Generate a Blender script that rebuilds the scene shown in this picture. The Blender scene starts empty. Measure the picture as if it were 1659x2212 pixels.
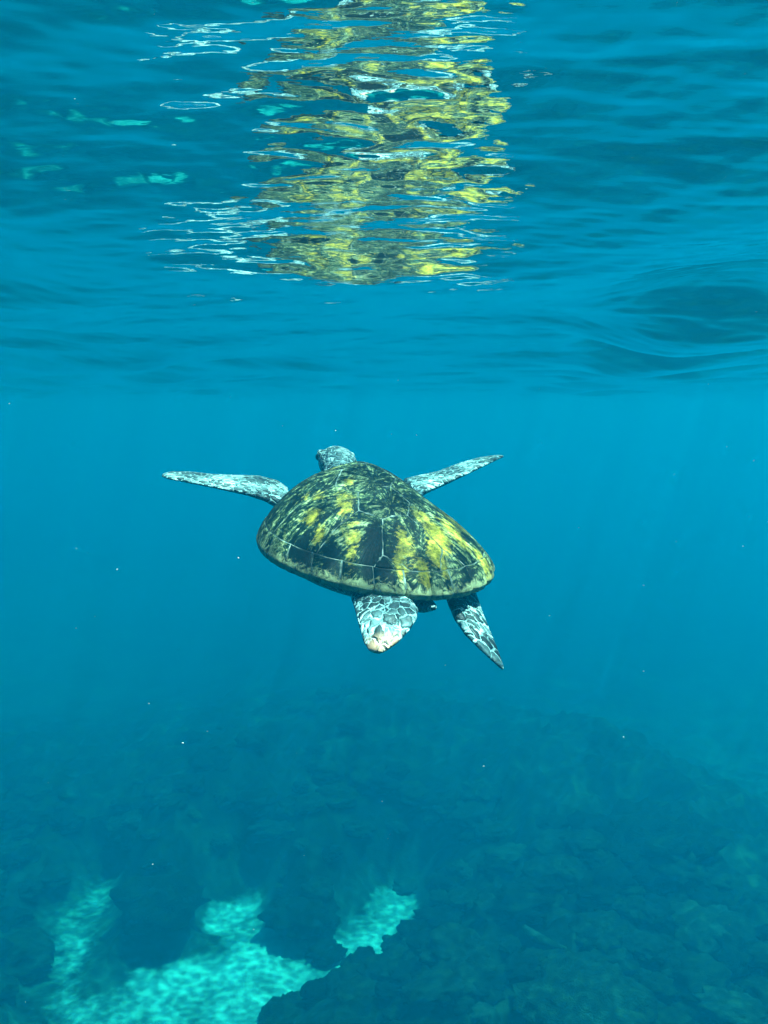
import bpy, bmesh, math, random
import numpy as np
from mathutils import Vector, Matrix, noise

# ------------------------------------------------------------------ camera
sc = bpy.context.scene
C = sc.collection
R = math.radians
TAN_V = 0.52                      # tangent of half the vertical field of view
PITCH = R(6.2)                    # the camera looks slightly down
cam_d = bpy.data.cameras.new('camera')
cam = bpy.data.objects.new('camera', cam_d)
C.objects.link(cam)
cam.location = (0, 0, 0)
cam.rotation_euler = (R(90) - PITCH, 0, 0)
cam_d.sensor_fit = 'VERTICAL'
cam_d.sensor_height = 24
cam_d.lens = 12 / TAN_V
cam_d.clip_start = 0.02
cam_d.clip_end = 500
sc.camera = cam

# ------------------------------------------------------------------ sky, sun, exposure
SUN_DIR = Vector((0.26, -0.10, 0.96)).normalized()       # towards the sun
w = bpy.data.worlds.new('World')
sc.world = w
w.use_nodes = True
wn = w.node_tree.nodes
bg = wn['Background']
sky = wn.new('ShaderNodeTexSky')
sky.sky_type = 'NISHITA'
sky.sun_disc = False
sky.sun_elevation = math.asin(SUN_DIR.z)
sky.sun_rotation = math.atan2(SUN_DIR.x, SUN_DIR.y)
w.node_tree.links.new(sky.outputs[0], bg.inputs[0])
bg.inputs[1].default_value = 0.07
sun_d = bpy.data.lights.new('sun', 'SUN')
sun_d.energy = 5.0
sun_d.angle = R(0.5)
sun_d.color = (1.0, 0.96, 0.88)
sun = bpy.data.objects.new('sun', sun_d)
C.objects.link(sun)
sun.location = SUN_DIR * 20
sun.rotation_euler = (-SUN_DIR).to_track_quat('-Z', 'Y').to_euler()
vs = sc.view_settings
vs.view_transform = 'Standard'
vs.look = 'None'
vs.gamma = 1
vs.exposure = 3.15
cy = sc.cycles
cy.use_denoising = True
cy.max_bounces = 8
cy.diffuse_bounces = 2
cy.glossy_bounces = 4
cy.transparent_max_bounces = 16
cy.volume_bounces = 1
cy.adaptive_threshold = 0.02
cy.sample_clamp_indirect = 4
cy.caustics_reflective = False

KS = 0.48                         # a young turtle: size against a full-grown one
SURF = 0.19 * KS                         # mean height of the water surface above the lens
BED = -3.1                        # sand level

# ------------------------------------------------------------------ helpers
def link(o, parent=None):
    C.objects.link(o)
    if parent is not None:
        o.parent = parent
    return o

def mesh_obj(name, verts, faces, mat, parent=None, smooth=True):
    me = bpy.data.meshes.new(name)
    me.from_pydata([tuple(v) for v in verts], [], [tuple(f) for f in faces])
    me.update()
    if smooth:
        me.polygons.foreach_set('use_smooth', [True] * len(me.polygons))
    me.materials.append(mat)
    return link(bpy.data.objects.new(name, me), parent)

def grid_obj(name, co, nr, na, closed, mat):
    """co: (nr*na,3) array, ring after ring."""
    me = bpy.data.meshes.new(name)
    i = np.arange(nr - 1)[:, None]
    j = np.arange(na if closed else na - 1)[None, :]
    j2 = (j + 1) % na
    q = np.stack([i * na + j, i * na + j2, (i + 1) * na + j2, (i + 1) * na + j], -1).reshape(-1, 4)
    me.vertices.add(len(co))
    me.vertices.foreach_set('co', co.astype(np.float32).ravel())
    me.loops.add(q.size)
    me.loops.foreach_set('vertex_index', q.astype(np.int32).ravel())
    me.polygons.add(len(q))
    me.polygons.foreach_set('loop_start', np.arange(0, q.size, 4, dtype=np.int32))
    me.polygons.foreach_set('use_smooth', np.ones(len(q), bool))
    me.update(calc_edges=True)
    me.validate()
    me.materials.append(mat)
    return link(bpy.data.objects.new(name, me))

def fattr(me, name, vals):
    a = me.attributes.new(name, 'FLOAT', 'POINT')
    a.data.foreach_set('value', np.asarray(vals, np.float32))

def vattr(me, name, vals):
    a = me.attributes.new(name, 'FLOAT_VECTOR', 'POINT')
    a.data.foreach_set('vector', np.asarray(vals, np.float32).ravel())

def tag(o, label=None, cat=None, group=None, kind=None):
    for k, v in (('label', label), ('category', cat), ('group', group), ('kind', kind)):
        if v:
            o[k] = v
    return o

_rs = np.random.RandomState(5)
_tab = _rs.rand(256, 256)
def vnoise(x, y):
    xi = np.floor(x).astype(int); yi = np.floor(y).astype(int)
    fx = x - xi; fy = y - yi
    fx = fx * fx * fx * (fx * (fx * 6 - 15) + 10); fy = fy * fy * fy * (fy * (fy * 6 - 15) + 10)
    a = _tab[xi & 255, yi & 255]; b = _tab[(xi + 1) & 255, yi & 255]
    c = _tab[xi & 255, (yi + 1) & 255]; d = _tab[(xi + 1) & 255, (yi + 1) & 255]
    return (a + (b - a) * fx) * (1 - fy) + (c + (d - c) * fx) * fy
def fbm(x, y, o=4):
    s = 0; a = .5
    for k in range(o):
        s = s + a * vnoise(x * 2 ** k + 17.3 * k, y * 2 ** k + 5.1 * k); a *= .5
    return s

def at(px, py, d):
    """the point that lies at depth d on the ray through a spot of the photograph"""
    u = (px - 829.5) / 1106 * TAN_V; v = -(py - 1106) / 1106 * TAN_V
    c, s = math.cos(PITCH), math.sin(PITCH)
    return np.array([u * d, d * c + v * d * s, -d * s + v * d * c])
def ground(px, py, z=BED):
    p = at(px, py, 1.0)
    return p * (z / p[2])

class NT:
    def __init__(self, name):
        self.m = bpy.data.materials.new(name); self.m.use_nodes = True
        self.t = self.m.node_tree; self.t.nodes.clear()
        self.out = self.n('ShaderNodeOutputMaterial')
    def n(self, ty, **kw):
        nd = self.t.nodes.new(ty)
        for k, v in kw.items():
            if isinstance(k, str) and hasattr(nd, k): setattr(nd, k, v)
        return nd
    def l(self, a, b): self.t.links.new(a, b)
    def put(self, sock, v):
        if hasattr(v, 'is_output'): self.l(v, sock)
        else: sock.default_value = v
    def attr(self, name, out='Fac'):
        a = self.n('ShaderNodeAttribute'); a.attribute_name = name
        return a.outputs[out]
    def coord(self, out='Object'): return self.n('ShaderNodeTexCoord').outputs[out]
    def math(self, op, a, b=0.0, c=0.0):
        nd = self.n('ShaderNodeMath', operation=op)
        for s, v in zip(nd.inputs, (a, b, c)): self.put(s, v)
        return nd.outputs[0]
    def mapping(self, vec, scale=(1, 1, 1), loc=(0, 0, 0), rot=(0, 0, 0)):
        nd = self.n('ShaderNodeMapping'); self.l(vec, nd.inputs[0])
        nd.inputs['Scale'].default_value = scale; nd.inputs['Location'].default_value = loc; nd.inputs['Rotation'].default_value = rot
        return nd.outputs[0]
    def noise(self, vec, scale, detail=4, rough=.55, dist=0.0, out=0):
        nd = self.n('ShaderNodeTexNoise')
        if vec is not None: self.l(vec, nd.inputs['Vector'])
        nd.inputs['Scale'].default_value = scale; nd.inputs['Detail'].default_value = detail
        nd.inputs['Roughness'].default_value = rough; nd.inputs['Distortion'].default_value = dist
        return nd.outputs[out]
    def voro(self, vec, scale, feature='F1', rnd=1.0, out=0):
        nd = self.n('ShaderNodeTexVoronoi'); nd.feature = feature
        self.l(vec, nd.inputs['Vector']); nd.inputs['Scale'].default_value = scale
        nd.inputs['Randomness'].default_value = rnd
        return nd.outputs[out]
    def ramp(self, fac, stops, interp='LINEAR'):
        nd = self.n('ShaderNodeValToRGB'); self.l(fac, nd.inputs[0]); cr = nd.color_ramp; cr.interpolation = interp
        while len(cr.elements) < len(stops): cr.elements.new(1.0)
        for e, (p, col) in zip(cr.elements, stops):
            e.position = p
            e.color = (col, col, col, 1) if not isinstance(col, tuple) else (*col, 1)
        return nd.outputs[0]
    def mix(self, fac, a, b, blend='MIX'):
        nd = self.n('ShaderNodeMix'); nd.data_type = 'RGBA'; nd.blend_type = blend
        self.put(nd.inputs[0], fac)
        for s, v in ((nd.inputs[6], a), (nd.inputs[7], b)):
            self.put(s, (*v, 1) if isinstance(v, tuple) and len(v) == 3 else v)
        return nd.outputs[2]
    def bump(self, h, strength=.5, dist=.01):
        nd = self.n('ShaderNodeBump'); self.l(h, nd.inputs['Height'])
        nd.inputs['Strength'].default_value = strength; nd.inputs['Distance'].default_value = dist
        return nd.outputs[0]
    def bsdf(self, col, rough=.8, normal=None, spec=.2):
        b = self.n('ShaderNodeBsdfPrincipled')
        self.put(b.inputs['Base Color'], (*col, 1) if isinstance(col, tuple) else col)
        self.put(b.inputs['Roughness'], rough)
        b.inputs['Specular IOR Level'].default_value = spec
        if normal is not None: self.l(normal, b.inputs['Normal'])
        self.l(b.outputs[0], self.out.inputs['Surface'])
        return self.m

# ------------------------------------------------------------------ materials
def mat_water():
    t = NT('water_surface')
    co = t.coord('Object')
    h = t.noise(t.mapping(co, (1, 1.7, 1)), 46, 3, .5)
    bp = t.n('ShaderNodeBump'); t.l(h, bp.inputs['Height'])
    bp.inputs['Strength'].default_value = 1.0; bp.inputs['Distance'].default_value = 0.0003
    fr = t.n('ShaderNodeFresnel'); fr.inputs['IOR'].default_value = 1.333
    t.l(bp.outputs[0], fr.inputs['Normal'])
    # painted caustics: a cell pattern in the transmission colour stands in for focused sunlight
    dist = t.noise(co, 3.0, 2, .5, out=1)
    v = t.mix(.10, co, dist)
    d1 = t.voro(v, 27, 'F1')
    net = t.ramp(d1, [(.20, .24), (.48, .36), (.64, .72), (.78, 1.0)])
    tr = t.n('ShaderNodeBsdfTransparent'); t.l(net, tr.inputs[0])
    gl = t.n('ShaderNodeBsdfGlossy'); gl.inputs['Roughness'].default_value = 0.0
    gl.inputs['Color'].default_value = (1, 1, 1, 1)
    t.l(bp.outputs[0], gl.inputs['Normal'])
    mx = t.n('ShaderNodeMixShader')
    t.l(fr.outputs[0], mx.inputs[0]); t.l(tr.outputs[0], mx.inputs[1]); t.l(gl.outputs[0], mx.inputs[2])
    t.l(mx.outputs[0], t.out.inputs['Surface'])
    return t.m

def mat_haze():
    t = NT('haze_volume')
    v = t.n('ShaderNodeVolumePrincipled')
    v.inputs['Density'].default_value = 0.54
    v.inputs['Color'].default_value = (0.0, 0.136, 0.242, 1)
    v.inputs['Absorption Color'].default_value = (0.0, 0.63, 0.72, 1)
    v.inputs['Anisotropy'].default_value = 0.62
    t.l(v.outputs[0], t.out.inputs['Volume'])
    return t.m

def mat_seabed():
    t = NT('seabed')
    co = t.coord('Object')
    n1 = t.noise(co, 3.0, 6, .6); n2 = t.noise(co, 14, 5, .6)
    sand = t.ramp(t.noise(co, 3.4, 6, .68), [(.34, (.08, .11, .09)), (.5, (.19, .26, .22)), (.68, (.32, .41, .36))])
    reef = t.ramp(n1, [(.3, (.004, .006, .003)), (.5, (.009, .012, .006)), (.60, (.018, .022, .011)), (.74, (.045, .052, .028))])
    n3 = t.noise(co, 6.0, 6, .66)
    n4 = t.noise(co, 1.7, 3, .55)
    s = t.math('ADD', t.attr('sand'), t.math('MULTIPLY', t.math('SUBTRACT', n3, .5), .9))
    s = t.math('ADD', s, t.math('MULTIPLY', t.math('SUBTRACT', n2, .5), .5))
    s = t.math('ADD', s, t.math('MULTIPLY', t.math('SUBTRACT', n4, .5), .6))
    f = t.ramp(s, [(.40, 0.0), (.55, .45), (.85, 1.0)])
    f = t.math('MULTIPLY', f, t.ramp(t.attr('sand'), [(.06, 0.0), (.4, 1.0)]))
    rub = t.ramp(n1, [(.35, (.025, .03, .018)), (.6, (.055, .06, .035))])
    reef = t.mix(t.attr('rubble'), reef, rub)
    fr = t.math('MULTIPLY', t.attr('fringe'), t.ramp(t.noise(co, 4.2, 5, .65), [(.4, 0.0), (.62, 1.0)]))
    reef = t.mix(fr, reef, t.mix(n2, (.035, .05, .035), (.09, .12, .085)))
    return t.bsdf(t.mix(f, reef, sand), .95, t.bump(n2, .6, .03), .05)

def mat_rock(name, cols, sc_=1.0):
    t = NT(name)
    co = t.coord('Object')
    inf = t.n('ShaderNodeObjectInfo').outputs['Random']
    off = t.n('ShaderNodeVectorMath', operation='ADD'); t.l(co, off.inputs[0])
    cmb = t.n('ShaderNodeCombineXYZ'); t.l(t.math('MULTIPLY', inf, 37.0), cmb.inputs[0]); t.l(cmb.outputs[0], off.inputs[1])
    n1 = t.noise(off.outputs[0], 3.2 * sc_, 6, .62)
    n2 = t.noise(off.outputs[0], 16 * sc_, 4, .6)
    col = t.ramp(n1, [(.32, cols[0]), (.5, cols[1]), (.68, cols[2])])
    col = t.mix(.35, col, t.ramp(n2, [(.35, cols[0]), (.7, cols[2])]))
    return t.bsdf(col, .95, t.bump(n2, .7, .04), .05)

def mat_scute():
    t = NT('carapace_scute')
    g = t.attr('growth', 'Vector')            # angle and distance round each plate's growth centre
    co = t.coord('Object')
    streak = t.noise(t.mapping(g, (9.0, 5.0, 3.1)), 1.0, 5, .65, .7)
    streak2 = t.noise(t.mapping(g, (26, 9.0, 5.1), (3, 1, 7)), 1.0, 3, .6, .5)
    blot = t.noise(co, 9.0, 4, .6)
    fine = t.noise(co, 120.0, 3, .65)
    mid = t.noise(co, 58.0, 5, .72, 1.1)
    f = t.math('ADD', t.math('MULTIPLY', streak, .62), t.math('MULTIPLY', streak2, .38))
    f = t.math('ADD', t.math('MULTIPLY', f, .55), t.math('MULTIPLY', mid, .45))
    f = t.math('ADD', f, t.math('MULTIPLY', t.math('SUBTRACT', fine, .5), .16))
    f = t.math('ADD', f, t.math('MULTIPLY', t.math('SUBTRACT', blot, .5), .25))
    f = t.math('ADD', f, t.math('MULTIPLY', t.math('MINIMUM', t.attr('algae'), 0.0), .22))
    base = t.ramp(f, [(.46, (.0015, .004, .003)), (.50, (.004, .011, .006)), (.525, (.028, .045, .02)), (.56, (.10, .13, .055)), (.62, (.28, .29, .17))])
    al = t.math('ADD', t.attr('algae'), t.math('MULTIPLY', t.math('SUBTRACT', t.noise(co, 22, 5, .68, .6), .5), 1.5))
    al = t.math('ADD', al, t.math('MULTIPLY', t.math('SUBTRACT', f, .5), 1.6))
    alf = t.ramp(al, [(.34, 0.0), (.50, .55), (.75, 1.0)])
    ycol = t.ramp(t.noise(co, 60, 4, .7), [(.3, (.035, .038, .004)), (.5, (.19, .155, .012)), (.68, (.42, .30, .035))])
    col = t.mix(alf, base, ycol)
    rim = t.math('ADD', t.attr('rim'), t.math('MULTIPLY', t.math('SUBTRACT', mid, .5), 2.2))
    col = t.mix(t.ramp(rim, [(.55, 0.0), (.95, .85)]), col, t.mix(fine, (.12, .13, .05), (.30, .32, .18)))
    h = t.math('ADD', t.math('MULTIPLY', streak2, .6), t.math('MULTIPLY', fine, .4))
    return t.bsdf(col, t.ramp(fine, [(.3, .42), (.7, .7)]), t.bump(h, .35, .004), .06)

def mat_seam():
    t = NT('carapace_seam')
    co = t.coord('Object')
    n = t.noise(co, 26, 4, .6)
    return t.bsdf(t.ramp(n, [(.40, (.008, .014, .01)), (.55, (.08, .11, .09)), (.72, (.30, .36, .31))]), .7)

def mat_skin():
    t = NT('turtle_skin')
    s = t.attr('scale_co', 'Vector')
    co = t.coord('Object')
    wob = t.n('ShaderNodeVectorMath', operation='ADD'); t.l(s, wob.inputs[0])
    wv = t.n('ShaderNodeVectorMath', operation='SCALE'); t.l(t.noise(s, 1.3, 2, .5, out=1), wv.inputs[0]); wv.inputs['Scale'].default_value = .8
    t.l(wv.outputs[0], wob.inputs[1])
    e = t.voro(wob.outputs[0], 1.0, 'DISTANCE_TO_EDGE', 1.0)
    idc = t.voro(wob.outputs[0], 1.0, 'F1', 1.0, out=1)
    sep = t.n('ShaderNodeSeparateColor'); t.l(idc, sep.inputs[0])
    pale = t.attr('pale')
    # each scale has its own tone, paler where the limb is pale
    tone = t.math('ADD', t.math('MULTIPLY', sep.outputs[0], .5), pale)
    tone = t.math('ADD', tone, t.math('MULTIPLY', t.math('SUBTRACT', t.noise(co, 40, 3, .6), .5), .8))
    cell = t.ramp(tone, [(.3, (.006, .012, .012)), (.6, (.022, .036, .035)), (.85, (.08, .14, .14)), (1.05, (.32, .44, .42))])
    ew = t.math('ADD', t.noise(s, 2.0, 2), t.math('MULTIPLY', pale, .3))
    wd = t.math('MULTIPLY', ew, .15)
    k = t.math('DIVIDE', e, wd)
    line = t.math('MULTIPLY', t.ramp(k, [(.35, 1.0), (1.0, 0.0)]), t.ramp(t.noise(s, .8, 3, .6), [(.34, .25), (.52, 1.0)]))
    col = t.mix(line, cell, t.ramp(t.noise(co, 55, 3), [(.34, (.10, .19, .18)), (.55, (.42, .66, .63))]))
    peach = t.attr('peach')
    col = t.mix(t.math('MULTIPLY', peach, .75), col, (.62, .34, .2))
    bel = t.attr('belly')
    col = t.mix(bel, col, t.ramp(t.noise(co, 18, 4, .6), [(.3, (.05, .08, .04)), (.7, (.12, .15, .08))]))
    hgt = t.ramp(e, [(0.0, 0.0), (.18, .8), (.45, 1.0)])
    return t.bsdf(col, .5, t.bump(hgt, .8, .004), .2)

def mat_plain(name, col, rough=.7):
    t = NT(name)
    n = t.noise(t.coord('Object'), 60, 3, .6)
    c2 = tuple(c * .6 for c in col)
    return t.bsdf(t.ramp(n, [(.3, c2), (.7, col)]), rough)

M_WATER, M_HAZE, M_BED = mat_water(), mat_haze(), mat_seabed()
M_SCUTE, M_SEAM, M_SKIN = mat_scute(), mat_seam(), mat_skin()
M_ROCK = mat_rock('reef_rock_dark', [(.003, .005, .003), (.007, .009, .005), (.016, .02, .010)])
M_OLIVE = mat_rock('reef_rock_olive', [(.004, .006, .003), (.014, .018, .009), (.045, .052, .027)], 1.4)
M_PALE = mat_rock('reef_coral_pale', [(.008, .012, .006), (.028, .034, .019), (.07, .08, .05)], 1.8)

# ------------------------------------------------------------------ seabed and reef relief
sand_px = [
    [(250, 2300), (330, 2212), (345, 2140), (380, 2100), (450, 2080), (500, 2068), (480, 2035), (455, 2018), (468, 1990), (515, 1960), (545, 1968), (548, 2008),
     (590, 2055), (640, 2062), (668, 2108), (735, 2082), (738, 2040), (785, 1990), (828, 1945), (868, 1936), (888, 1962), (862, 2042), (830, 2082),
     (760, 2125), (660, 2170), (590, 2205), (560, 2240), (500, 2330)],
    [(-80, 2330), (90, 2230), (95, 2150), (128, 2085), (140, 2055), (128, 1998), (195, 1950), (222, 1912), (236, 1955), (212, 2020), (188, 2062),
     (165, 2110), (180, 2150), (240, 2150), (300, 2108), (350, 2110), (400, 2200), (400, 2330)],
    [(-700, 1700), (-300, 1610), (-60, 1585), (60, 1572), (118, 1556), (132, 1530), (210, 1470), (250, 1400), (240, 1250), (-900, 1250)],
    [(1520, 1690), (1500, 1650), (1540, 1560), (1600, 1480), (1700, 1250), (2700, 1250), (2700, 1750), (1900, 1760), (1640, 1740)],
]
sand_poly = [np.array([ground(max(-1200, x), max(1240, y))[:2] for x, y in p]) for p in sand_px]

def poly_sd(x, y, P):
    """signed distance, negative inside"""
    d = np.full(x.shape, 1e9); ins = np.zeros(x.shape, bool)
    for a, b in zip(P, np.roll(P, -1, 0)):
        e = b - a; wx = x - a[0]; wy = y - a[1]
        tt = np.clip((wx * e[0] + wy * e[1]) / (e @ e + 1e-12), 0, 1)
        d = np.minimum(d, (wx - e[0] * tt) ** 2 + (wy - e[1] * tt) ** 2)
        cond = (a[1] > y) != (b[1] > y)
        xi = a[0] + (y - a[1]) * e[0] / (e[1] if abs(e[1]) > 1e-9 else 1e-9)
        ins ^= cond & (x < xi)
    d = np.sqrt(d)
    return np.where(ins, -d, d)

MOUNDS = [  # px, py, radius in m, height in m
    (1360, 1830, .95, .55), (860, 1750, 1.8, .30), (350, 1880, .8, .35), (690, 1940, .45, .18), (1000, 2060, .8, .14), (520, 1680, 1.4, .18),
    (1300, 2100, .9, .12), (1560, 2040, .7, .22), (1150, 1650, 1.4, .25)]
mound_w = [(ground(px, py)[:2], r_, h_) for px, py, r_, h_ in MOUNDS]

def bed(x, y):
    edge = (fbm(x * 2.1 + 40, y * 2.1 + 9, 4) - .47)
    near = np.minimum.reduce([poly_sd(x, y, P) for P in sand_poly[:2]]) + edge * .07 - .05
    far = np.minimum.reduce([poly_sd(x, y, P) for P in sand_poly[2:]]) + edge * 1.2
    sig = lambda v, w_: 1 / (1 + np.exp(np.clip(v / w_, -40, 40)))
    sand = np.maximum(sig(poly_sd(x, y, sand_poly[0]) + edge * .07 - .05, .05), .62 * sig(poly_sd(x, y, sand_poly[1]) + edge * .07 - .05, .05)); rubble = sig(far, .7)
    sd = np.minimum(near, far)
    reef = sig(-(near - .12), .05) * sig(-(far - .5), .6)
    lump = np.abs(vnoise(x * 2.9 + 7, y * 2.9) - .5) * 2
    lump2 = np.abs(vnoise(x * 7.3 + 3, y * 7.3 + 60) - .5) * 2
    hgt = .04 + .30 * fbm(x * .6 + 3, y * .6 + 8, 3) + .13 * (1 - lump) + .08 * (1 - lump2) + .05 * vnoise(x * 19, y * 19)
    m = 0
    for c, r_, h_ in mound_w:
        m = m + .8 * h_ * np.exp(-((x - c[0]) ** 2 + (y - c[1]) ** 2) / (r_ * r_))
    # round the near sand the reef stays low so that it does not hide the sand
    low = .18 + .82 * np.clip((near - .05) / .7, 0, 1)
    z = BED + reef * (hgt * low + m) * np.clip(1.15 - (y - 6.5) / 6, .45, 1) + .05 * fbm(x * .8, y * .8, 2) + .012 * np.sin(x * 9 + 4 * fbm(x, y, 2)) * (1 - reef)
    lowz = sig(z - BED - .13, .025)           # sand and rubble lie in the hollows, not on the rock walls
    return z, sand * lowz, rubble, sig(near - .12, .16) * sig(z - BED - .2, .04)

def polar(rs, fine=R(34), nf=520, nc=150):
    a = np.concatenate([np.linspace(-fine, fine, nf, endpoint=False), np.linspace(fine, 2 * np.pi - fine, nc, endpoint=False)])
    rr, aa = np.meshgrid(rs, a, indexing='ij')
    return (rr * np.sin(aa)).ravel(), (rr * np.cos(aa)).ravel(), len(rs), len(a)

rs = np.concatenate([np.linspace(.02, 3, 14, endpoint=False), np.geomspace(3, 14, 420, endpoint=False), np.geomspace(14, 90, 60)])
X, Y, nr, na = polar(rs)
Z, SAND, RUBBLE, FRINGE = bed(X, Y)
seabed = grid_obj('seabed', np.stack([X, Y, Z], 1), nr, na, True, M_BED)
fattr(seabed.data, 'sand', SAND); fattr(seabed.data, 'rubble', RUBBLE); fattr(seabed.data, 'fringe', FRINGE)
tag(seabed, kind='structure')

# ------------------------------------------------------------------ water surface
wr = np.random.RandomState(16)
WAVES = []
def band(n, l0, l1, slope, spread, mean=0.0):
    for k in range(n):
        lam = math.exp(wr.uniform(math.log(l0), math.log(l1)))
        th = mean + wr.normal() * spread
        kk = 2 * math.pi / lam
        WAVES.append((kk * math.sin(th), kk * math.cos(th), slope / kk * math.sqrt(2.0 / n) * wr.uniform(.6, 1.3), wr.uniform(0, 6.283), lam))
band(5, 1.3, 3.2, .055, .5, .35)
band(8, .45, 1.1, .050, .5, -.1)
band(14, .14, .40, .030, .5)
band(30, .05, .13, .041, .8)
band(34, .022, .05, .037, 1.0)
CALM = len(WAVES)                 # the ones after this run off to the sides and farther out
band(7, .8, 2.2, .15, .45, .55)
band(8, .25, .6, .045, .6, .3)
def wave(x, y):
    r_ = np.hypot(x, y)
    z = np.zeros_like(x)
    side = np.clip((np.abs(x + .02) - .10 - .13 * np.clip(y, 0, 9)) / .35, 0, 1)
    away = np.clip((y - 2.6) / 1.5, 0, 1) * .55
    rough = np.maximum(side, away); rough = rough * rough * (3 - 2 * rough)
    for i, (kx, ky, am, ph, lam) in enumerate(WAVES):
        fade = np.clip((lam - .010 * r_) / (.014 * r_ + 1e-6), 0, 1)
        z += am * fade * np.sin(kx * x + ky * y + ph) * (1 if i < CALM else rough)
    return z
rs = np.concatenate([np.linspace(.005, .22, 26, endpoint=False), np.geomspace(.22, 8, 760, endpoint=False), np.geomspace(8, 95, 130)])
X, Y, nr, na = polar(rs, R(31), 620, 150)
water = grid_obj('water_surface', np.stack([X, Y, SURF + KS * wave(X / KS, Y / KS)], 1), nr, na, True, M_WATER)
if water.data.polygons[len(water.data.polygons) // 2].normal.z < 0:
    water.data.flip_normals()
tag(water, kind='structure')

# ------------------------------------------------------------------ reef rocks and coral heads
rnd = random.Random(3)
def rock_mesh(name, seed, kind, mat):
    bm = bmesh.new()
    bmesh.ops.create_icosphere(bm, subdivisions=4, radius=1)
    off = Vector((seed * 13.7, seed * 5.1, seed * 2.3))
    for v in bm.verts:
        p = v.co.copy()
        if kind == 'rock':
            k = .95 + .45 * noise.fractal(p * .9 + off, 1, 2, 3) + .30 * noise.fractal(p * 3.0 + off, .7, 2, 3) + .10 * noise.noise(p * 11 + off)
        else:
            d = noise.voronoi(p * 2.6 + off)[0]
            d2 = noise.voronoi(p * 6.5 + off)[0]
            k = .82 + .42 * (.55 - d[0]) + .16 * (.5 - d2[0]) + .25 * noise.noise(p * 1.1 + off)
        v.co = p * k
        v.co.z *= .72
        if v.co.z < -.35: v.co.z = -.35 + (v.co.z + .35) * .15
    me = bpy.data.meshes.new(name); bm.to_mesh(me); bm.free()
    me.polygons.foreach_set('use_smooth', [True] * len(me.polygons))
    me.materials.append(mat)
    return me
protos = {
    'dark': [rock_mesh('reef_rock', s, 'rock', M_ROCK) for s in (1, 2, 3, 4)],
    'olive': [rock_mesh('olive_rock', s, 'rock', M_OLIVE) for s in (5, 6, 7)],
    'coral': [rock_mesh('coral_mound', s, 'coral', M_OLIVE) for s in (8, 9, 10)],
    'pale': [rock_mesh('pale_coral', s, 'coral', M_PALE) for s in (11, 12, 13)],
}
def z_at(x, y):
    z, s, r_, _ = bed(np.array([x]), np.array([y])); return float(z[0]), float(max(s[0], r_[0]))
def on_bed(px, py):
    z = BED
    for _ in range(12):
        g = ground(px, py, z); z = .5 * z + .5 * z_at(g[0], g[1])[0]
    return g
def put_rock(kind, x, y, size, label, cat, group=None, squash=1.0, sink=.12, rz=None, me=None, stretch=1.0):
    z, s = z_at(x, y)
    me = me or rnd.choice(protos[kind])
    o = bpy.data.objects.new(me.name.split('.')[0], me)
    link(o)
    o.location = (x, y, z + size * squash * (.30 - sink))
    o.scale = (size * rnd.uniform(.85, 1.2) * stretch, size * rnd.uniform(.85, 1.2), size * squash)
    o.rotation_euler = (rnd.uniform(-.2, .2), rnd.uniform(-.2, .2), rnd.uniform(0, 6.28) if rz is None else rz)
    return tag(o, label, cat, group)

# the ones the photograph lets you single out
big = [
    ('dark', 350, 1960, .24, 'large dark boulder between two fingers of pale sand', 'rock', .8),
    ('dark', 655, 1985, .20, 'rounded dark boulder filling the gap between the two bright sand tongues', 'rock', .8),
    ('dark', 700, 2060, .10, 'smaller dark rock jutting into the bright sand below the rounded boulder', 'rock', .8),
    ('olive', 620, 2205, .13, 'bushy olive rock on the near edge of the bright sand', 'rock', .8),
    ('olive', 45, 2075, .17, 'mossy rock beside the narrow strand of sand', 'rock', .8),
    ('dark', 1390, 1840, .34, 'broad dark reef mound standing before the far pale sand', 'rock', .8),
    ('pale', 1110, 1850, .15, 'low pale coral slab on the slope of the reef', 'coral', .55),
    ('pale', 880, 1830, .11, 'small pale coral knob on the bare crest of the reef', 'coral', .5),
    ('pale', 1520, 2010, .2, 'domed pale coral head on a rise of the reef', 'coral', .7),
    ('pale', 1590, 2190, .16, 'bright green tinged coral lump low on the reef', 'coral', .7),
    ('coral', 1260, 2180, .30, 'wide cauliflower shaped coral in the deepest dark of the reef', 'coral', .6),
]
MARK = ['large dark boulder between sand fingers', 'rounded dark boulder between sand tongues', None, 'bushy rock by the bright sand',
        'mossy rock beside the sand strand', 'broad dark reef mound', 'low pale coral slab', 'pale knob on the crest', 'domed pale coral', 'green tinged coral lump', 'wide cauliflower coral']
marks = []
for (kind, px, py, size, lab, cat, sq), mk in zip(big, MARK):
    g = on_bed(px, py)
    put_rock(kind, g[0], g[1], size, lab, cat, squash=sq, sink=.2)
    if mk: marks.append((g[0], g[1], mk))
KIND = {
    'dark': ('dark brown rock', 'rock', 'dark rocks scattered over the reef'),
    'olive': ('olive mossy rock', 'rock', 'olive rocks scattered over the reef'),
    'coral': ('knobbly olive coral', 'coral', 'olive coral heads on the reef'),
    'pale': ('small pale coral', 'coral', 'pale coral heads on the reef'),
}
ONES = ['', 'first', 'second', 'third', 'fourth', 'fifth', 'sixth', 'seventh', 'eighth', 'ninth', 'tenth', 'eleventh', 'twelfth', 'thirteenth', 'fourteenth',
        'fifteenth', 'sixteenth', 'seventeenth', 'eighteenth', 'nineteenth']
def ordinal(k):
    if k == 1: return 'nearest'
    if k < 20: return ONES[k] + ' nearest'
    tens, one = divmod(k, 10)
    return (['', '', 'twentieth', 'thirtieth', 'fortieth'][tens] if one == 0 else ['', '', 'twenty-', 'thirty-', 'forty-'][tens] + ONES[one]) + ' nearest'
placed = {}
count = 0
tries = 0
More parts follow.
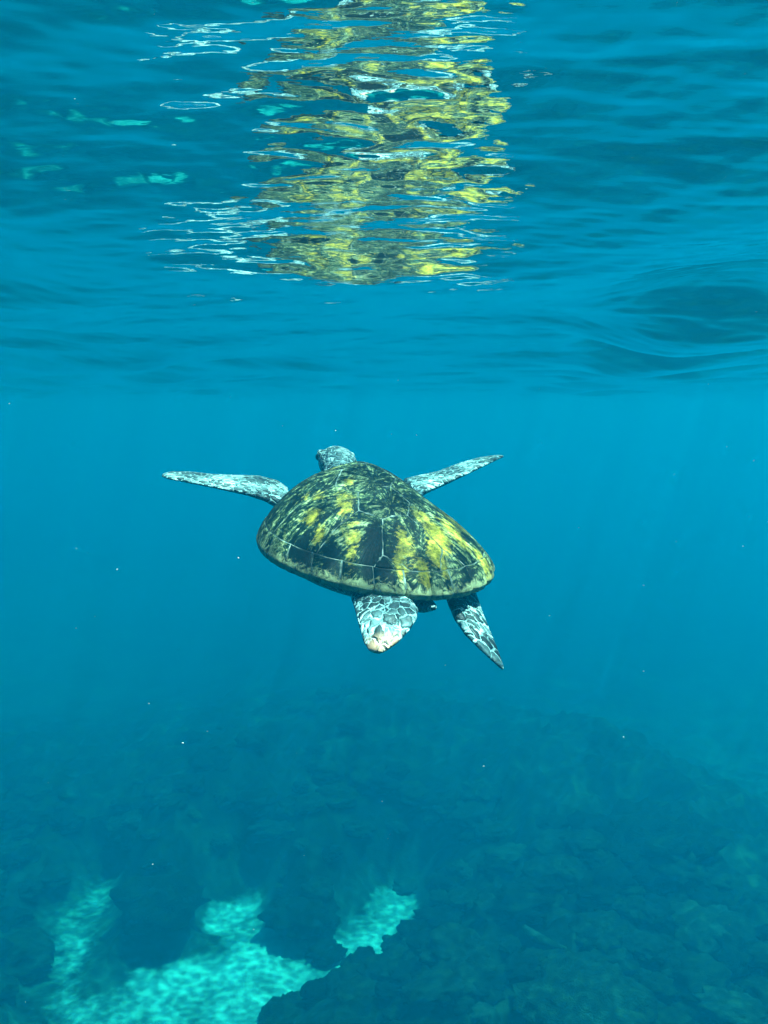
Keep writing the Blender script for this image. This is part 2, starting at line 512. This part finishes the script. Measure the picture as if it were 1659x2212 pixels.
while count < 260 and tries < 4000:
    tries += 1
    d = rnd.uniform(4.0, 9.5) if rnd.random() < .35 else rnd.uniform(4.0, 6.6)
    x = rnd.uniform(-.46, .46) * d
    if x < 0 and rnd.random() < .35: continue
    z, s = z_at(x, d)
    if s > .02 or min(poly_sd(np.array([x]), np.array([d]), P)[0] for P in sand_poly[:2]) < .16: continue
    kind = rnd.choices(['dark', 'olive', 'coral', 'pale'], [3, 3, 3, 1.6])[0]
    size = rnd.uniform(.05, .14) if kind != 'pale' else rnd.uniform(.04, .10)
    o = put_rock(kind, x, d, size, *KIND[kind], squash=rnd.uniform(.6, 1.0))
    mk = min(marks, key=lambda m: math.hypot(m[0] - x, m[1] - d))
    placed.setdefault((kind, mk[2]), []).append((math.hypot(mk[0] - x, mk[1] - d), count, o))
    count += 1
for (kind, mk), lst in placed.items():
    for k, (_, _, o) in enumerate(sorted(lst)):
        o['label'] = f"{KIND[kind][0]}, {ordinal(k + 1)} to the {mk}"

# a pale dead branch of coral lying over the dark reef
def tube(path, radii, n=8):
    vs_, fs = [], []
    path = [Vector(p) for p in path]
    for i, (p, r_) in enumerate(zip(path, radii)):
        d = (path[min(i + 1, len(path) - 1)] - path[max(i - 1, 0)]).normalized()
        a = d.orthogonal().normalized(); b = d.cross(a)
        for k in range(n):
            t_ = 2 * math.pi * k / n
            vs_.append(p + (a * math.cos(t_) + b * math.sin(t_)) * r_)
    for i in range(len(path) - 1):
        for k in range(n):
            fs.append((i * n + k, i * n + (k + 1) % n, (i + 1) * n + (k + 1) % n, (i + 1) * n + k))
    fs.append(tuple(range(n))[::-1]); fs.append(tuple(range((len(path) - 1) * n, len(path) * n)))
    return vs_, fs
pts = []
for px, py in ((1130, 2050), (1150, 2060), (1172, 2075), (1195, 2086), (1222, 2100)):
    g = ground(px, py, BED + .45); pts.append((g[0], g[1], z_at(g[0], g[1])[0] + .05))
v1, f1 = tube(pts, [.012, .028, .024, .02, .006])
br = mesh_obj('coral_branch', v1, f1, M_PALE)
tag(br, 'thin pale dead branch of coral lying over the dark reef', 'coral')

# ------------------------------------------------------------------ the turtle
W_, L_, H_ = .5522, .6676, .1927
E_, Q_, AX = 1.7723, .7237, .1332
ROT = Matrix.Rotation(.3724, 3, 'Z') @ Matrix.Rotation(.1358, 3, 'X') @ Matrix.Rotation(.055, 3, 'Y')
POS = Vector((-.0254, 2.35, -.3511))
turtle = bpy.data.objects.new('sea_turtle', None)
link(turtle)
turtle.location = POS * KS
turtle.rotation_euler = ROT.to_euler()
turtle.scale = (KS, KS, KS)
tag(turtle, 'green sea turtle with yellow mottled shell swimming away under the surface', 'turtle')
ROTI = np.array(ROT.transposed()); POSN = np.array(POS)
def loc(p): return ROTI @ (np.asarray(p) - POSN)
def lp(px, py, d): return loc(at(px, py, d))

def outline(phi):
    c, s = np.cos(phi), np.sin(phi)
    y = np.where(c > 0, .47 * L_ * np.abs(c) ** .95, -.53 * L_ * np.abs(c))
    x = W_ / 2 * np.sign(s) * np.abs(s) ** np.where(c > 0, .9, 1.12)
    return x, y
RING = .925
N_MARG = 12
NUCH = R(11)
def marg_angle(k): return NUCH + (math.pi - NUCH) * (k / N_MARG)
def scallop(phi):
    """rear marginals end in low scallops"""
    a = np.abs((phi + np.pi) % (2 * np.pi) - np.pi)
    u = (a - NUCH) / (np.pi - NUCH) * N_MARG
    fr = u - np.floor(u)
    amp = np.clip((a - R(70)) / R(60), 0, 1) * .032
    return 1 + amp * (np.sin(np.pi * np.clip(fr, 0, 1)) ** .7 - .6) * (a > NUCH)
def dome(dx, dy, lift=0.0):
    """disc coordinates (front = +y) -> point of the shell"""
    r_ = np.hypot(dx, dy); phi = np.arctan2(dx, dy)
    ox, oy = outline(phi)
    rr = np.clip(r_, 0, 1)
    k = r_ * (1 + (scallop(phi) - 1) * np.clip((r_ - .86) / .14, 0, 1))
    fl = np.clip((dx - .05) / .6, 0, 1); fl = fl * fl * (3 - 2 * fl) * np.clip((dy + .75) / .5, 0, 1)
    z = H_ * (1 - rr ** E_) ** Q_ * (1 - .20 * fl)
    z = z + .006 * np.exp(-((dx - midx(dy)) / .10) ** 2) * (1 - rr)
    return np.stack([ox * k, oy * k + AX * L_ * (1 - rr * rr), z + lift], -1)
def midx(y): return -.13 * np.clip(1 - np.abs((np.asarray(y) + .35) / .62) ** 1.6, 0, 1)
def normals(f, dx, dy, h=1e-3):
    a = f(dx + h, dy) - f(dx - h, dy); b = f(dx, dy + h) - f(dx, dy - h)
    n_ = np.cross(a, b); n_ /= np.linalg.norm(n_, axis=-1, keepdims=True) + 1e-12
    return n_ * np.sign(n_[..., 2:3] + 1e-9)

# base of the carapace (shows as the pale seams) with its underside
na_, nr_ = 192, 40
phis = np.linspace(0, 2 * np.pi, na_, endpoint=False)
rings = []
for r_ in np.linspace(.02, .985, nr_):
    q = dome(np.sin(phis) * r_, np.cos(phis) * r_)
    rings.append(q + normals(dome, np.sin(phis) * min(r_, .97), np.cos(phis) * min(r_, .97)) * .0006)
q = dome(np.sin(phis) * .985, np.cos(phis) * .985); q[:, 2] -= .010; rings.append(q)
q = dome(np.sin(phis) * .85, np.cos(phis) * .85); q[:, 2] = .006; rings.append(q)
q = dome(np.sin(phis) * .05, np.cos(phis) * .05); q[:, 2] = .006; rings.append(q)
co = np.concatenate(rings)
fs = []
for i in range(len(rings) - 1):
    for j in range(na_):
        fs.append((i * na_ + j, (i + 1) * na_ + j, (i + 1) * na_ + (j + 1) % na_, i * na_ + (j + 1) % na_))
fs.append(tuple(range(na_)))
fs.append(tuple(range((len(rings) - 1) * na_, len(rings) * na_))[::-1])
carapace = mesh_obj('carapace', co, fs, M_SEAM, turtle)
carapace['label'] = 'domed dark green carapace with yellow mottling and pale seams'

# plates of the carapace
BY = [.90, .42, .0, -.36, -.62, -.925]           # borders between the vertebral plates
BW = [.22, .17, .17, .16, .13, .155]
WY = [.70, .22, -.19, -.50, -.80]                # their widest points
WW = [.33, .30, .29, .25, .29]
def node(x, y): return np.array([x + float(midx(y)), y])
def arc(p0, p1, n_, r_=RING):
    a0 = math.atan2(p0[0], p0[1]); a1 = math.atan2(p1[0], p1[1])
    if a1 - a0 > math.pi: a1 -= 2 * math.pi
    if a0 - a1 > math.pi: a1 += 2 * math.pi
    return [np.array([math.sin(a) * r_, math.cos(a) * r_]) for a in np.linspace(a0, a1, n_, endpoint=False)]
def seg(p0, p1, n_):
    n0 = np.array([p1[1] - p0[1], p0[0] - p1[0]])
    out = []
    for t_ in np.linspace(0, 1, n_, endpoint=False):
        q = p0 + (p1 - p0) * t_
        wv = .004 * math.sin(t_ * 9 + p0[0] * 40) + .0025 * math.sin(t_ * 21 + p0[1] * 60)
        out.append(q + n0 / (np.linalg.norm(n0) + 1e-9) * wv * math.sin(math.pi * t_))
    return out
def chain(pts, closed=True):
    out = []
    for a, b in zip(pts, pts[1:] + [pts[0]]):
        out += seg(np.asarray(a, float), np.asarray(b, float), 14)
    return out
scutes = []     # outline, growth centre, kind
wide = [{-1: node(-WW[i], WY[i]), 1: node(WW[i], WY[i])} for i in range(5)]
bord = [{-1: node(-BW[i], BY[i]), 1: node(BW[i], BY[i])} for i in range(6)]
for s in (-1, 1):       # ends of the vertebral row sit on the ring
    for i in (0, 5):
        v = bord[i][s]; bord[i][s] = v / np.linalg.norm(v) * RING
for i in range(5):
    top = seg(bord[i][-1], bord[i][1], 18) if i else arc(bord[0][-1], bord[0][1], 18)
    bot = seg(bord[i + 1][1], bord[i + 1][-1], 18) if i < 4 else arc(bord[5][1], bord[5][-1], 18)
    pl = top + seg(bord[i][1], wide[i][1], 14) + seg(wide[i][1], bord[i + 1][1], 14) + bot + seg(bord[i + 1][-1], wide[i][-1], 14) + seg(wide[i][-1], bord[i][-1], 14)
    scutes.append((pl, node(0, BY[i + 1] + .06), 'v'))
ringy = [(.42, .82), (.81, .40), (.92, -.05), (.78, -.55), (.43, -.83)]
ringy = [np.array(p) / np.hypot(*p) * RING for p in ringy]
for s in (-1, 1):
    for i in range(4):
        a0 = ringy[i] * [s, 1]; a1 = ringy[i + 1] * [s, 1]
        pl = seg(wide[i][s], bord[i + 1][s], 16) + seg(bord[i + 1][s], wide[i + 1][s], 16) + seg(wide[i + 1][s], a1, 22) + arc(a1, a0, 34) + seg(a0, wide[i][s], 22)
        scutes.append((pl, bord[i + 1][s] * .75 + wide[i + 1][s] * .25, 'c'))
    # corners that the first vertebral leaves open, front and rear, go to the first and last plates of the row
    scutes.append((seg(bord[0][s], wide[0][s], 10) + seg(wide[0][s], ringy[0] * [s, 1], 10) + arc(ringy[0] * [s, 1], bord[0][s], 14), wide[0][s], 'c'))
    scutes.append((seg(wide[4][s], bord[5][s], 10) + arc(bord[5][s], ringy[4] * [s, 1], 14) + seg(ringy[4] * [s, 1], wide[4][s], 10), wide[4][s], 'c'))
    for k in range(N_MARG):
        a0, a1 = s * marg_angle(k), s * marg_angle(k + 1)
        P = lambda a, r_: np.array([math.sin(a) * r_, math.cos(a) * r_])
        an = np.linspace(a0, a1, 16)
        sl = s * .012
        pl = [P(a, RING) for a in an] + [P(a1 + sl * t_, RING + (1 - RING) * t_) for t_ in np.linspace(.1, .9, 6)] + \
             [P(a, 1.0) for a in an[::-1]] + [P(a0 + sl * t_, RING + (1 - RING) * t_) for t_ in np.linspace(.9, .1, 6)]
        scutes.append((pl, P((a0 + a1) / 2 + s * .05, RING + .01), 'm'))
an = np.linspace(-NUCH, NUCH, 16)
scutes.append(([P(a, RING) for a in an] + [P(a, 1.0) for a in an[::-1]], P(0, RING), 'm'))

YEL = [(-.30, -.20, .10, .6), (-.55, -.20, .09, .6), (-.68, -.33, .10, 1.), (-.71, -.46, .10, 1.), (-.43, -.37, .11, .9), (-.47, -.45, .09, .8), (-.52, -.68, .13, 1.1), (-.12, -.80, .12, 1.15), (-.24, -.86, .10, 1.),
       (.22, -.70, .15, 1.1), (.15, -.83, .11, 1.05), (-.05, -.93, .09, 1.), (.66, -.69, .10, 1.0), (.46, -.60, .16, .85), (.60, -.35, .18, .7), (-.88, -.19, .06, .7), (.70, -.1, .16, .55),
       (-.2, .1, .2, .45), (.30, -.10, .16, .5), (-.62, -.02, .12, .45), (.02, -.5, .1, .45), (-.80, -.62, .06, .5), (.45, .2, .2, .5)]
DARK = [(-.34, -.70, .08), (-.39, -.82, .07), (-.80, -.42, .10), (-.36, -.90, .06), (-.47, -.78, .07), (.42, -.86, .09), (-.66, -.62, .09), (.05, -.68, .05)]
for n_id, (pl, gc, kd) in enumerate(scutes):
    pl = np.array(pl); c = pl.mean(0)
    d = pl - c; ln = np.linalg.norm(d, axis=1, keepdims=True)
    gap = .0036 if kd != 'm' else .0030
    pl = c + d * (1 - gap / ln)
    nk = [0.0, .25, .45, .62, .76, .87, .94, .98, 1.0]
    if kd == 'c': nk = [0.0, .15, .3, .45, .58, .7, .8, .88, .94, .98, 1.0]
    vsd, hh = [c[None, :]], [np.ones(1)]
    for t_ in nk[1:]:
        vsd.append(c + (pl - c) * t_)
        hh.append(np.full(len(pl), 1 - t_ ** 14))
    ds = np.concatenate(vsd); hh = np.concatenate(hh)
    pos = dome(ds[:, 0], ds[:, 1]); nm = normals(dome, np.clip(ds[:, 0], -.99, .99), ds[:, 1] * .995)
    thick = {'v': .0016, 'c': .0016, 'm': .0014}[kd]
    rad = np.hypot(*(ds - c).T); bul = .0012 * (1 - np.clip(rad / (np.max(rad) + 1e-9), 0, 1) ** 2)
    pos = pos + nm * (thick * (.15 + .85 * hh) + bul)[:, None]
    n_ = len(pl); lev = len(nk) - 1
    fs = [(0, 1 + j, 1 + (j + 1) % n_) for j in range(n_)]
    for i in range(lev - 1):
        for j in range(n_):
            a = 1 + i * n_ + j; b = 1 + i * n_ + (j + 1) % n_
            fs.append((a, a + n_, b + n_, b))
    # skirt down into the base, deeper along the free edge of the shell
    sk = pos[-n_:].copy(); outer = np.hypot(ds[-n_:, 0], ds[-n_:, 1]) > .985
    sk[:, 2] -= np.where(outer, .012, .004); sk[:, :2] *= np.where(outer, .985, 1.0)[:, None]
    st = len(pos); pos = np.concatenate([pos, sk])
    for j in range(n_):
        a = st - n_ + j; b = st - n_ + (j + 1) % n_
        fs.append((a, a + n_, b + n_, b))
    o = mesh_obj('scute', pos, fs, M_SCUTE, carapace)
    bm = bmesh.new(); bm.from_mesh(o.data); bmesh.ops.recalc_face_normals(bm, faces=bm.faces)
    if sum(f.normal.z * f.calc_area() for f in bm.faces) < 0: bmesh.ops.reverse_faces(bm, faces=bm.faces)
    bm.to_mesh(o.data); bm.free()
    ds2 = np.concatenate([ds, ds[-n_:]])
    g = ds2 - gc
    vattr(o.data, 'growth', np.stack([np.arctan2(g[:, 0], -g[:, 1] + 1e-6) , np.hypot(*g.T) * .8, np.full(len(g), n_id * 1.37)], 1))
    al = np.zeros(len(ds2))
    for x, y, r_, a in YEL: al = np.maximum(al, a * np.exp(-((ds2[:, 0] - x) ** 2 + (ds2[:, 1] - y) ** 2) / (r_ * r_)))
    for x, y, r_ in DARK: al = al - 1.0 * np.exp(-((ds2[:, 0] - x) ** 2 + (ds2[:, 1] - y) ** 2) / (r_ * r_))
    fattr(o.data, 'algae', al * .68)
    rh = np.hypot(*ds2.T)
    fattr(o.data, 'rim', np.clip((rh - .945) / .055, 0, 1) if kd == 'm' else np.zeros(len(ds2)))

# body: torso, neck, head, four flippers and tail grown into one skin
V, F = [], []
def add_loft(secs, n=20):
    """secs: list of (centre, half chord vector, half thickness vector)"""
    st = len(V)
    for c, a, b in secs:
        for k in range(n):
            t_ = 2 * math.pi * k / n
            V.append(np.asarray(c) + np.asarray(a) * math.cos(t_) + np.asarray(b) * math.sin(t_))
    for i in range(len(secs) - 1):
        for k in range(n):
            F.append((st + i * n + k, st + i * n + (k + 1) % n, st + (i + 1) * n + (k + 1) % n, st + (i + 1) * n + k))
    F.append(tuple(range(st, st + n))[::-1])
    F.append(tuple(range(st + (len(secs) - 1) * n, st + len(secs) * n)))
def nrm(v): v = np.asarray(v, float); return v / (np.linalg.norm(v) + 1e-12)
limbs = []
def blade(rows, root, name):
    """rows: (px,py,depth of one edge, px,py,depth of the other, half thickness)"""
    secs = []
    A = [lp(*r_[:3]) for r_ in rows]; B = [lp(*r_[3:6]) for r_ in rows]
    cen = [(a + b) / 2 for a, b in zip(A, B)]
    ax_ = nrm(cen[-1] - cen[0])
    half0 = (A[0] - B[0]) / 2
    if root is not None:
        th = nrm(np.cross(ax_, half0)) * rows[0][6]
        secs.append((np.asarray(root), half0 * .8, th * 1.2))
    for i, r_ in enumerate(rows):
        half = (A[i] - B[i]) / 2
        t0 = nrm(np.cross(nrm(cen[min(i + 1, len(cen) - 1)] - cen[max(0, i - 1)]), half)) * r_[6]
        secs.append((cen[i], half, t0))
    add_loft(secs, 24)
    limbs.append((name, cen[0], ax_, nrm(sum((A[i] - B[i]) for i in range(len(A)))), np.linalg.norm(cen[-1] - cen[0]), np.array(cen)))

# torso
st = len(V); nu, nv = 40, 20
for i in range(nv + 1):
    th = math.pi * i / nv
    for j in range(nu):
        ph = 2 * math.pi * j / nu
        ox, oy = outline(np.array([ph]))
        zc = math.cos(th)
        rr = math.sin(th) ** (.5 if zc > 0 else 1.15)
        V.append(np.array([ox[0] * .86 * rr, oy[0] * .88 * rr + .01, .012 + (.05 * zc if zc > 0 else .105 * -abs(zc) ** .9)]))
for i in range(nv):
    for j in range(nu):
        F.append((st + i * nu + j, st + i * nu + (j + 1) % nu, st + (i + 1) * nu + (j + 1) % nu, st + (i + 1) * nu + j))
F.append(tuple(range(st, st + nu))); F.append(tuple(range(st + nv * nu, st + (nv + 1) * nu))[::-1])

# flippers (edge, edge, half thickness)
blade([(618, 1058, 2.66, 600, 1092, 2.54, .022), (598, 1042, 2.67, 572, 1078, 2.53, .020), (560, 1031, 2.67, 535, 1067, 2.52, .017), (512, 1029, 2.66, 490, 1058, 2.52, .013),
       (460, 1026, 2.64, 440, 1048, 2.53, .010), (410, 1020, 2.62, 395, 1040, 2.54, .008), (370, 1019, 2.60, 362, 1034, 2.55, .006), (351, 1024, 2.575, 349, 1029, 2.56, .003)],
      (-.16, .17, .005), 'front')
blade([(872, 1040, 2.80, 906, 1070, 2.66, .022), (900, 1033, 2.82, 928, 1058, 2.68, .019), (945, 1022, 2.84, 962, 1044, 2.71, .015), (990, 1003, 2.86, 1003, 1026, 2.75, .011),
       (1035, 989, 2.87, 1042, 1008, 2.79, .008), (1068, 984, 2.87, 1071, 994, 2.82, .005), (1088, 984, 2.86, 1088, 987, 2.85, .003)],
      (.17, .17, .005), 'front')
blade([(752, 1262, 2.17, 872, 1272, 2.15, .026), (758, 1292, 2.095, 886, 1292, 2.08, .024), (766, 1318, 2.03, 904, 1317, 2.015, .019), (772, 1343, 1.985, 900, 1338, 1.965, .015), (779, 1368, 1.95, 884, 1362, 1.935, .012),
       (786, 1390, 1.93, 862, 1386, 1.915, .010), (795, 1405, 1.915, 840, 1402, 1.905, .007), (807, 1411, 1.91, 825, 1410, 1.90, .004)],
      (-.10, -.20, -.02), 'hind')
blade([(962, 1272, 2.19, 1018, 1266, 2.28, .024), (970, 1300, 2.15, 1030, 1298, 2.25, .021), (983, 1335, 2.105, 1044, 1332, 2.19, .017), (1004, 1367, 2.07, 1058, 1365, 2.14, .013),
       (1038, 1402, 2.04, 1073, 1400, 2.09, .009), (1066, 1428, 2.03, 1083, 1428, 2.06, .006), (1085, 1446, 2.03, 1089, 1446, 2.035, .003)],
      (.10, -.20, -.02), 'hind')
# tail
t0, t1 = np.array([0.02, -.27, -.045]), lp(941, 1314, 2.05)
add_loft([(t0 + (t1 - t0) * k, np.array([.022, 0, 0]) * (1 - k) ** .8 + np.array([.003, 0, 0]), np.array([0, 0, .016]) * (1 - k) ** .8 + np.array([0, 0, .003])) for k in (0, .3, .6, .85, 1)], 12)
# neck and head
hc = lp(728, 1001, 2.73)
fw = nrm(np.array([.16, 1.0, .02])); up0 = np.array([0, -.08, 1.0]); rt = nrm(np.cross(fw, up0)); up = nrm(np.cross(rt, fw))
n0 = np.array([0, .22, .03])
secs = []
for k in (0, .25, .5, .75):
    p = n0 + (hc - fw * .055 - n0) * k
    secs.append((p, rt * (.062 - .014 * k), up * (.052 - .012 * k)))
for s_, wd, hg, dz in ((-.060, .044, .036, -.004), (-.045, .050, .042, -.001), (-.025, .0525, .045, .001), (0.0, .052, .046, .002), (.025, .049, .044, .001), (.05, .042, .039, -.003),
                       (.07, .032, .032, -.009), (.085, .021, .023, -.015), (.094, .009, .012, -.02)):
    secs.append((hc + fw * s_ + up * dz, rt * wd, up * hg))
add_loft(secs, 28)
for s in (-1, 1):       # brow ridges over the eyes
    add_loft([(hc + fw * (.028 + a) + rt * s * (.040) + up * .018, rt * .014 * r_, up * .013 * r_) for a, r_ in ((-.028, .2), (-.018, .8), (0, 1.0), (.018, .8), (.028, .2))], 12)

raw = bpy.data.meshes.new('raw'); raw.from_pydata([tuple(v) for v in V], [], F); raw.update()
bm = bmesh.new(); bm.from_mesh(raw); bmesh.ops.recalc_face_normals(bm, faces=bm.faces); bm.to_mesh(raw); bm.free()
tmp = bpy.data.objects.new('tmp', raw); C.objects.link(tmp)
md = tmp.modifiers.new('r', 'REMESH'); md.mode = 'VOXEL'; md.voxel_size = .0032; md.use_smooth_shade = True
sm = tmp.modifiers.new('s', 'SMOOTH'); sm.factor = .5; sm.iterations = 3
dg = bpy.context.evaluated_depsgraph_get()
skin = bpy.data.meshes.new_from_object(tmp.evaluated_get(dg))
bpy.data.objects.remove(tmp); bpy.data.meshes.remove(raw)
skin.name = 'body'; skin.materials.clear(); skin.materials.append(M_SKIN)
body = bpy.data.objects.new('body', skin); link(body, turtle)
body['label'] = 'pale and dark scaled head, flippers and tail'
n_ = len(skin.vertices); P_ = np.empty(n_ * 3, np.float32); skin.vertices.foreach_get('co', P_); P_ = P_.reshape(-1, 3).astype(float)
skin.polygons.foreach_set('use_smooth', np.ones(len(skin.polygons), bool))
dl = np.stack([np.min(np.linalg.norm(P_[:, None, :] - l_[5][None], axis=2), 1) for l_ in limbs] + [np.full(n_, .11)], 1)
who = dl.argmin(1)
scl = P_ / .021; pale = np.full(n_, .25); peach = np.zeros(n_)
for i, (nm_, o_, ax_, ch, ln, cen) in enumerate(limbs):
    m_ = who == i
    q = P_[m_] - o_
    u, v = q @ ax_, q @ ch; t3 = q @ np.cross(ax_, ch)
    if nm_ == 'front':
        scl[m_] = np.stack([u / .021, v / .0115, t3 / .03 + 5 * i], 1); pale[m_] = .44
    else:
        k = .013 + .010 * np.clip(u / ln, 0, 1)
        scl[m_] = np.stack([u / k, v / k, t3 / .05 + 9 * i], 1)
        pale[m_] = .20 + .20 * (u / ln)
        if i == 2: peach[m_] = np.clip((u / ln - .86) / .12, 0, 1)
hd = np.linalg.norm(P_ - hc, axis=1) < .13
scl[hd] = P_[hd] / .014; pale[hd] = .34 + .28 * np.clip((P_[hd] - hc) @ up / .04, -1, 1) + .10 * np.clip((P_[hd] - hc) @ rt / .05, -1, 1)
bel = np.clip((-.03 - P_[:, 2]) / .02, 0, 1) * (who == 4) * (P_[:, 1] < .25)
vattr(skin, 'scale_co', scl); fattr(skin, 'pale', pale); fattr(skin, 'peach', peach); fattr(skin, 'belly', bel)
# eyes
for s in (-1, 1):
    bm = bmesh.new(); bmesh.ops.create_uvsphere(bm, u_segments=16, v_segments=10, radius=.0115)
    me = bpy.data.meshes.new('eye'); bm.to_mesh(me); bm.free()
    me.polygons.foreach_set('use_smooth', [True] * len(me.polygons)); me.materials.append(mat_plain('turtle_eye', (.01, .012, .012), .15))
    e = link(bpy.data.objects.new('eye', me), turtle)
    e.location = Vector(hc + fw * .034 + rt * s * .045 + up * .008)

# ------------------------------------------------------------------ specks drifting in the water
spk = [(395, 1605, 4.5), (322, 1520, 5), (253, 1230, 3.5), (515, 1205, 4), (164, 1357, 3), (205, 1332, 3), (1390, 1265, 3), (1628, 995, 3), (1250, 1140, 3), (900, 940, 2.5), (610, 920, 2.5), (962, 1437, 2.5), (1390, 1450, 3.5),
       (448, 1580, 3), (1045, 1655, 3.5), (330, 1867, 3), (657, 1848, 3), (548, 2008, 3), (1530, 830, 2.5), (860, 822, 3), (1570, 965, 2.5), (20, 872, 3), (1460, 1170, 2.5), (1605, 1180, 2.5), (1187, 1330, 3), (725, 930, 2.5), (165, 1185, 2.5), (1347, 1592, 3), (1165, 840, 2.5)]
sr = random.Random(8)
for k in range(40): spk.append((sr.uniform(0, 1659), sr.uniform(840, 2212), sr.uniform(.8, 1.6)))
bm = bmesh.new()
for px, py, s_ in spk:
    d = sr.uniform(.55, 1.1); p = at(px, py, d); r_ = s_ * .40 * d * TAN_V / 1106
    mt = Matrix.Translation(Vector(p)) @ Matrix.Rotation(sr.uniform(0, 6), 4, Vector((sr.uniform(-1, 1), sr.uniform(-1, 1), sr.uniform(-1, 1))).normalized()) @ Matrix.Diagonal((r_ * sr.uniform(.8, 1.9), r_ * .8, r_ * sr.uniform(.5, 1), 1))
    bmesh.ops.create_icosphere(bm, subdivisions=1, radius=1, matrix=mt)
me = bpy.data.meshes.new('drifting_specks'); bm.to_mesh(me); bm.free(); me.materials.append(mat_plain('speck', (.5, .5, .48)))
tag(link(bpy.data.objects.new('drifting_specks', me)), 'tiny pale specks drifting in the open water', 'specks', kind='stuff')

# ------------------------------------------------------------------ the water body that fades far things
bm = bmesh.new(); bmesh.ops.create_cube(bm, size=1)
bmesh.ops.scale(bm, vec=(200, 200, 6.0), verts=bm.verts)
bmesh.ops.translate(bm, vec=(0, 0, .6 - 3.0), verts=bm.verts)
me = bpy.data.meshes.new('haze'); bm.to_mesh(me); bm.free(); me.materials.append(M_HAZE)
tag(link(bpy.data.objects.new('haze', me)), 'blue green sea water that hides far things', 'water', kind='stuff')
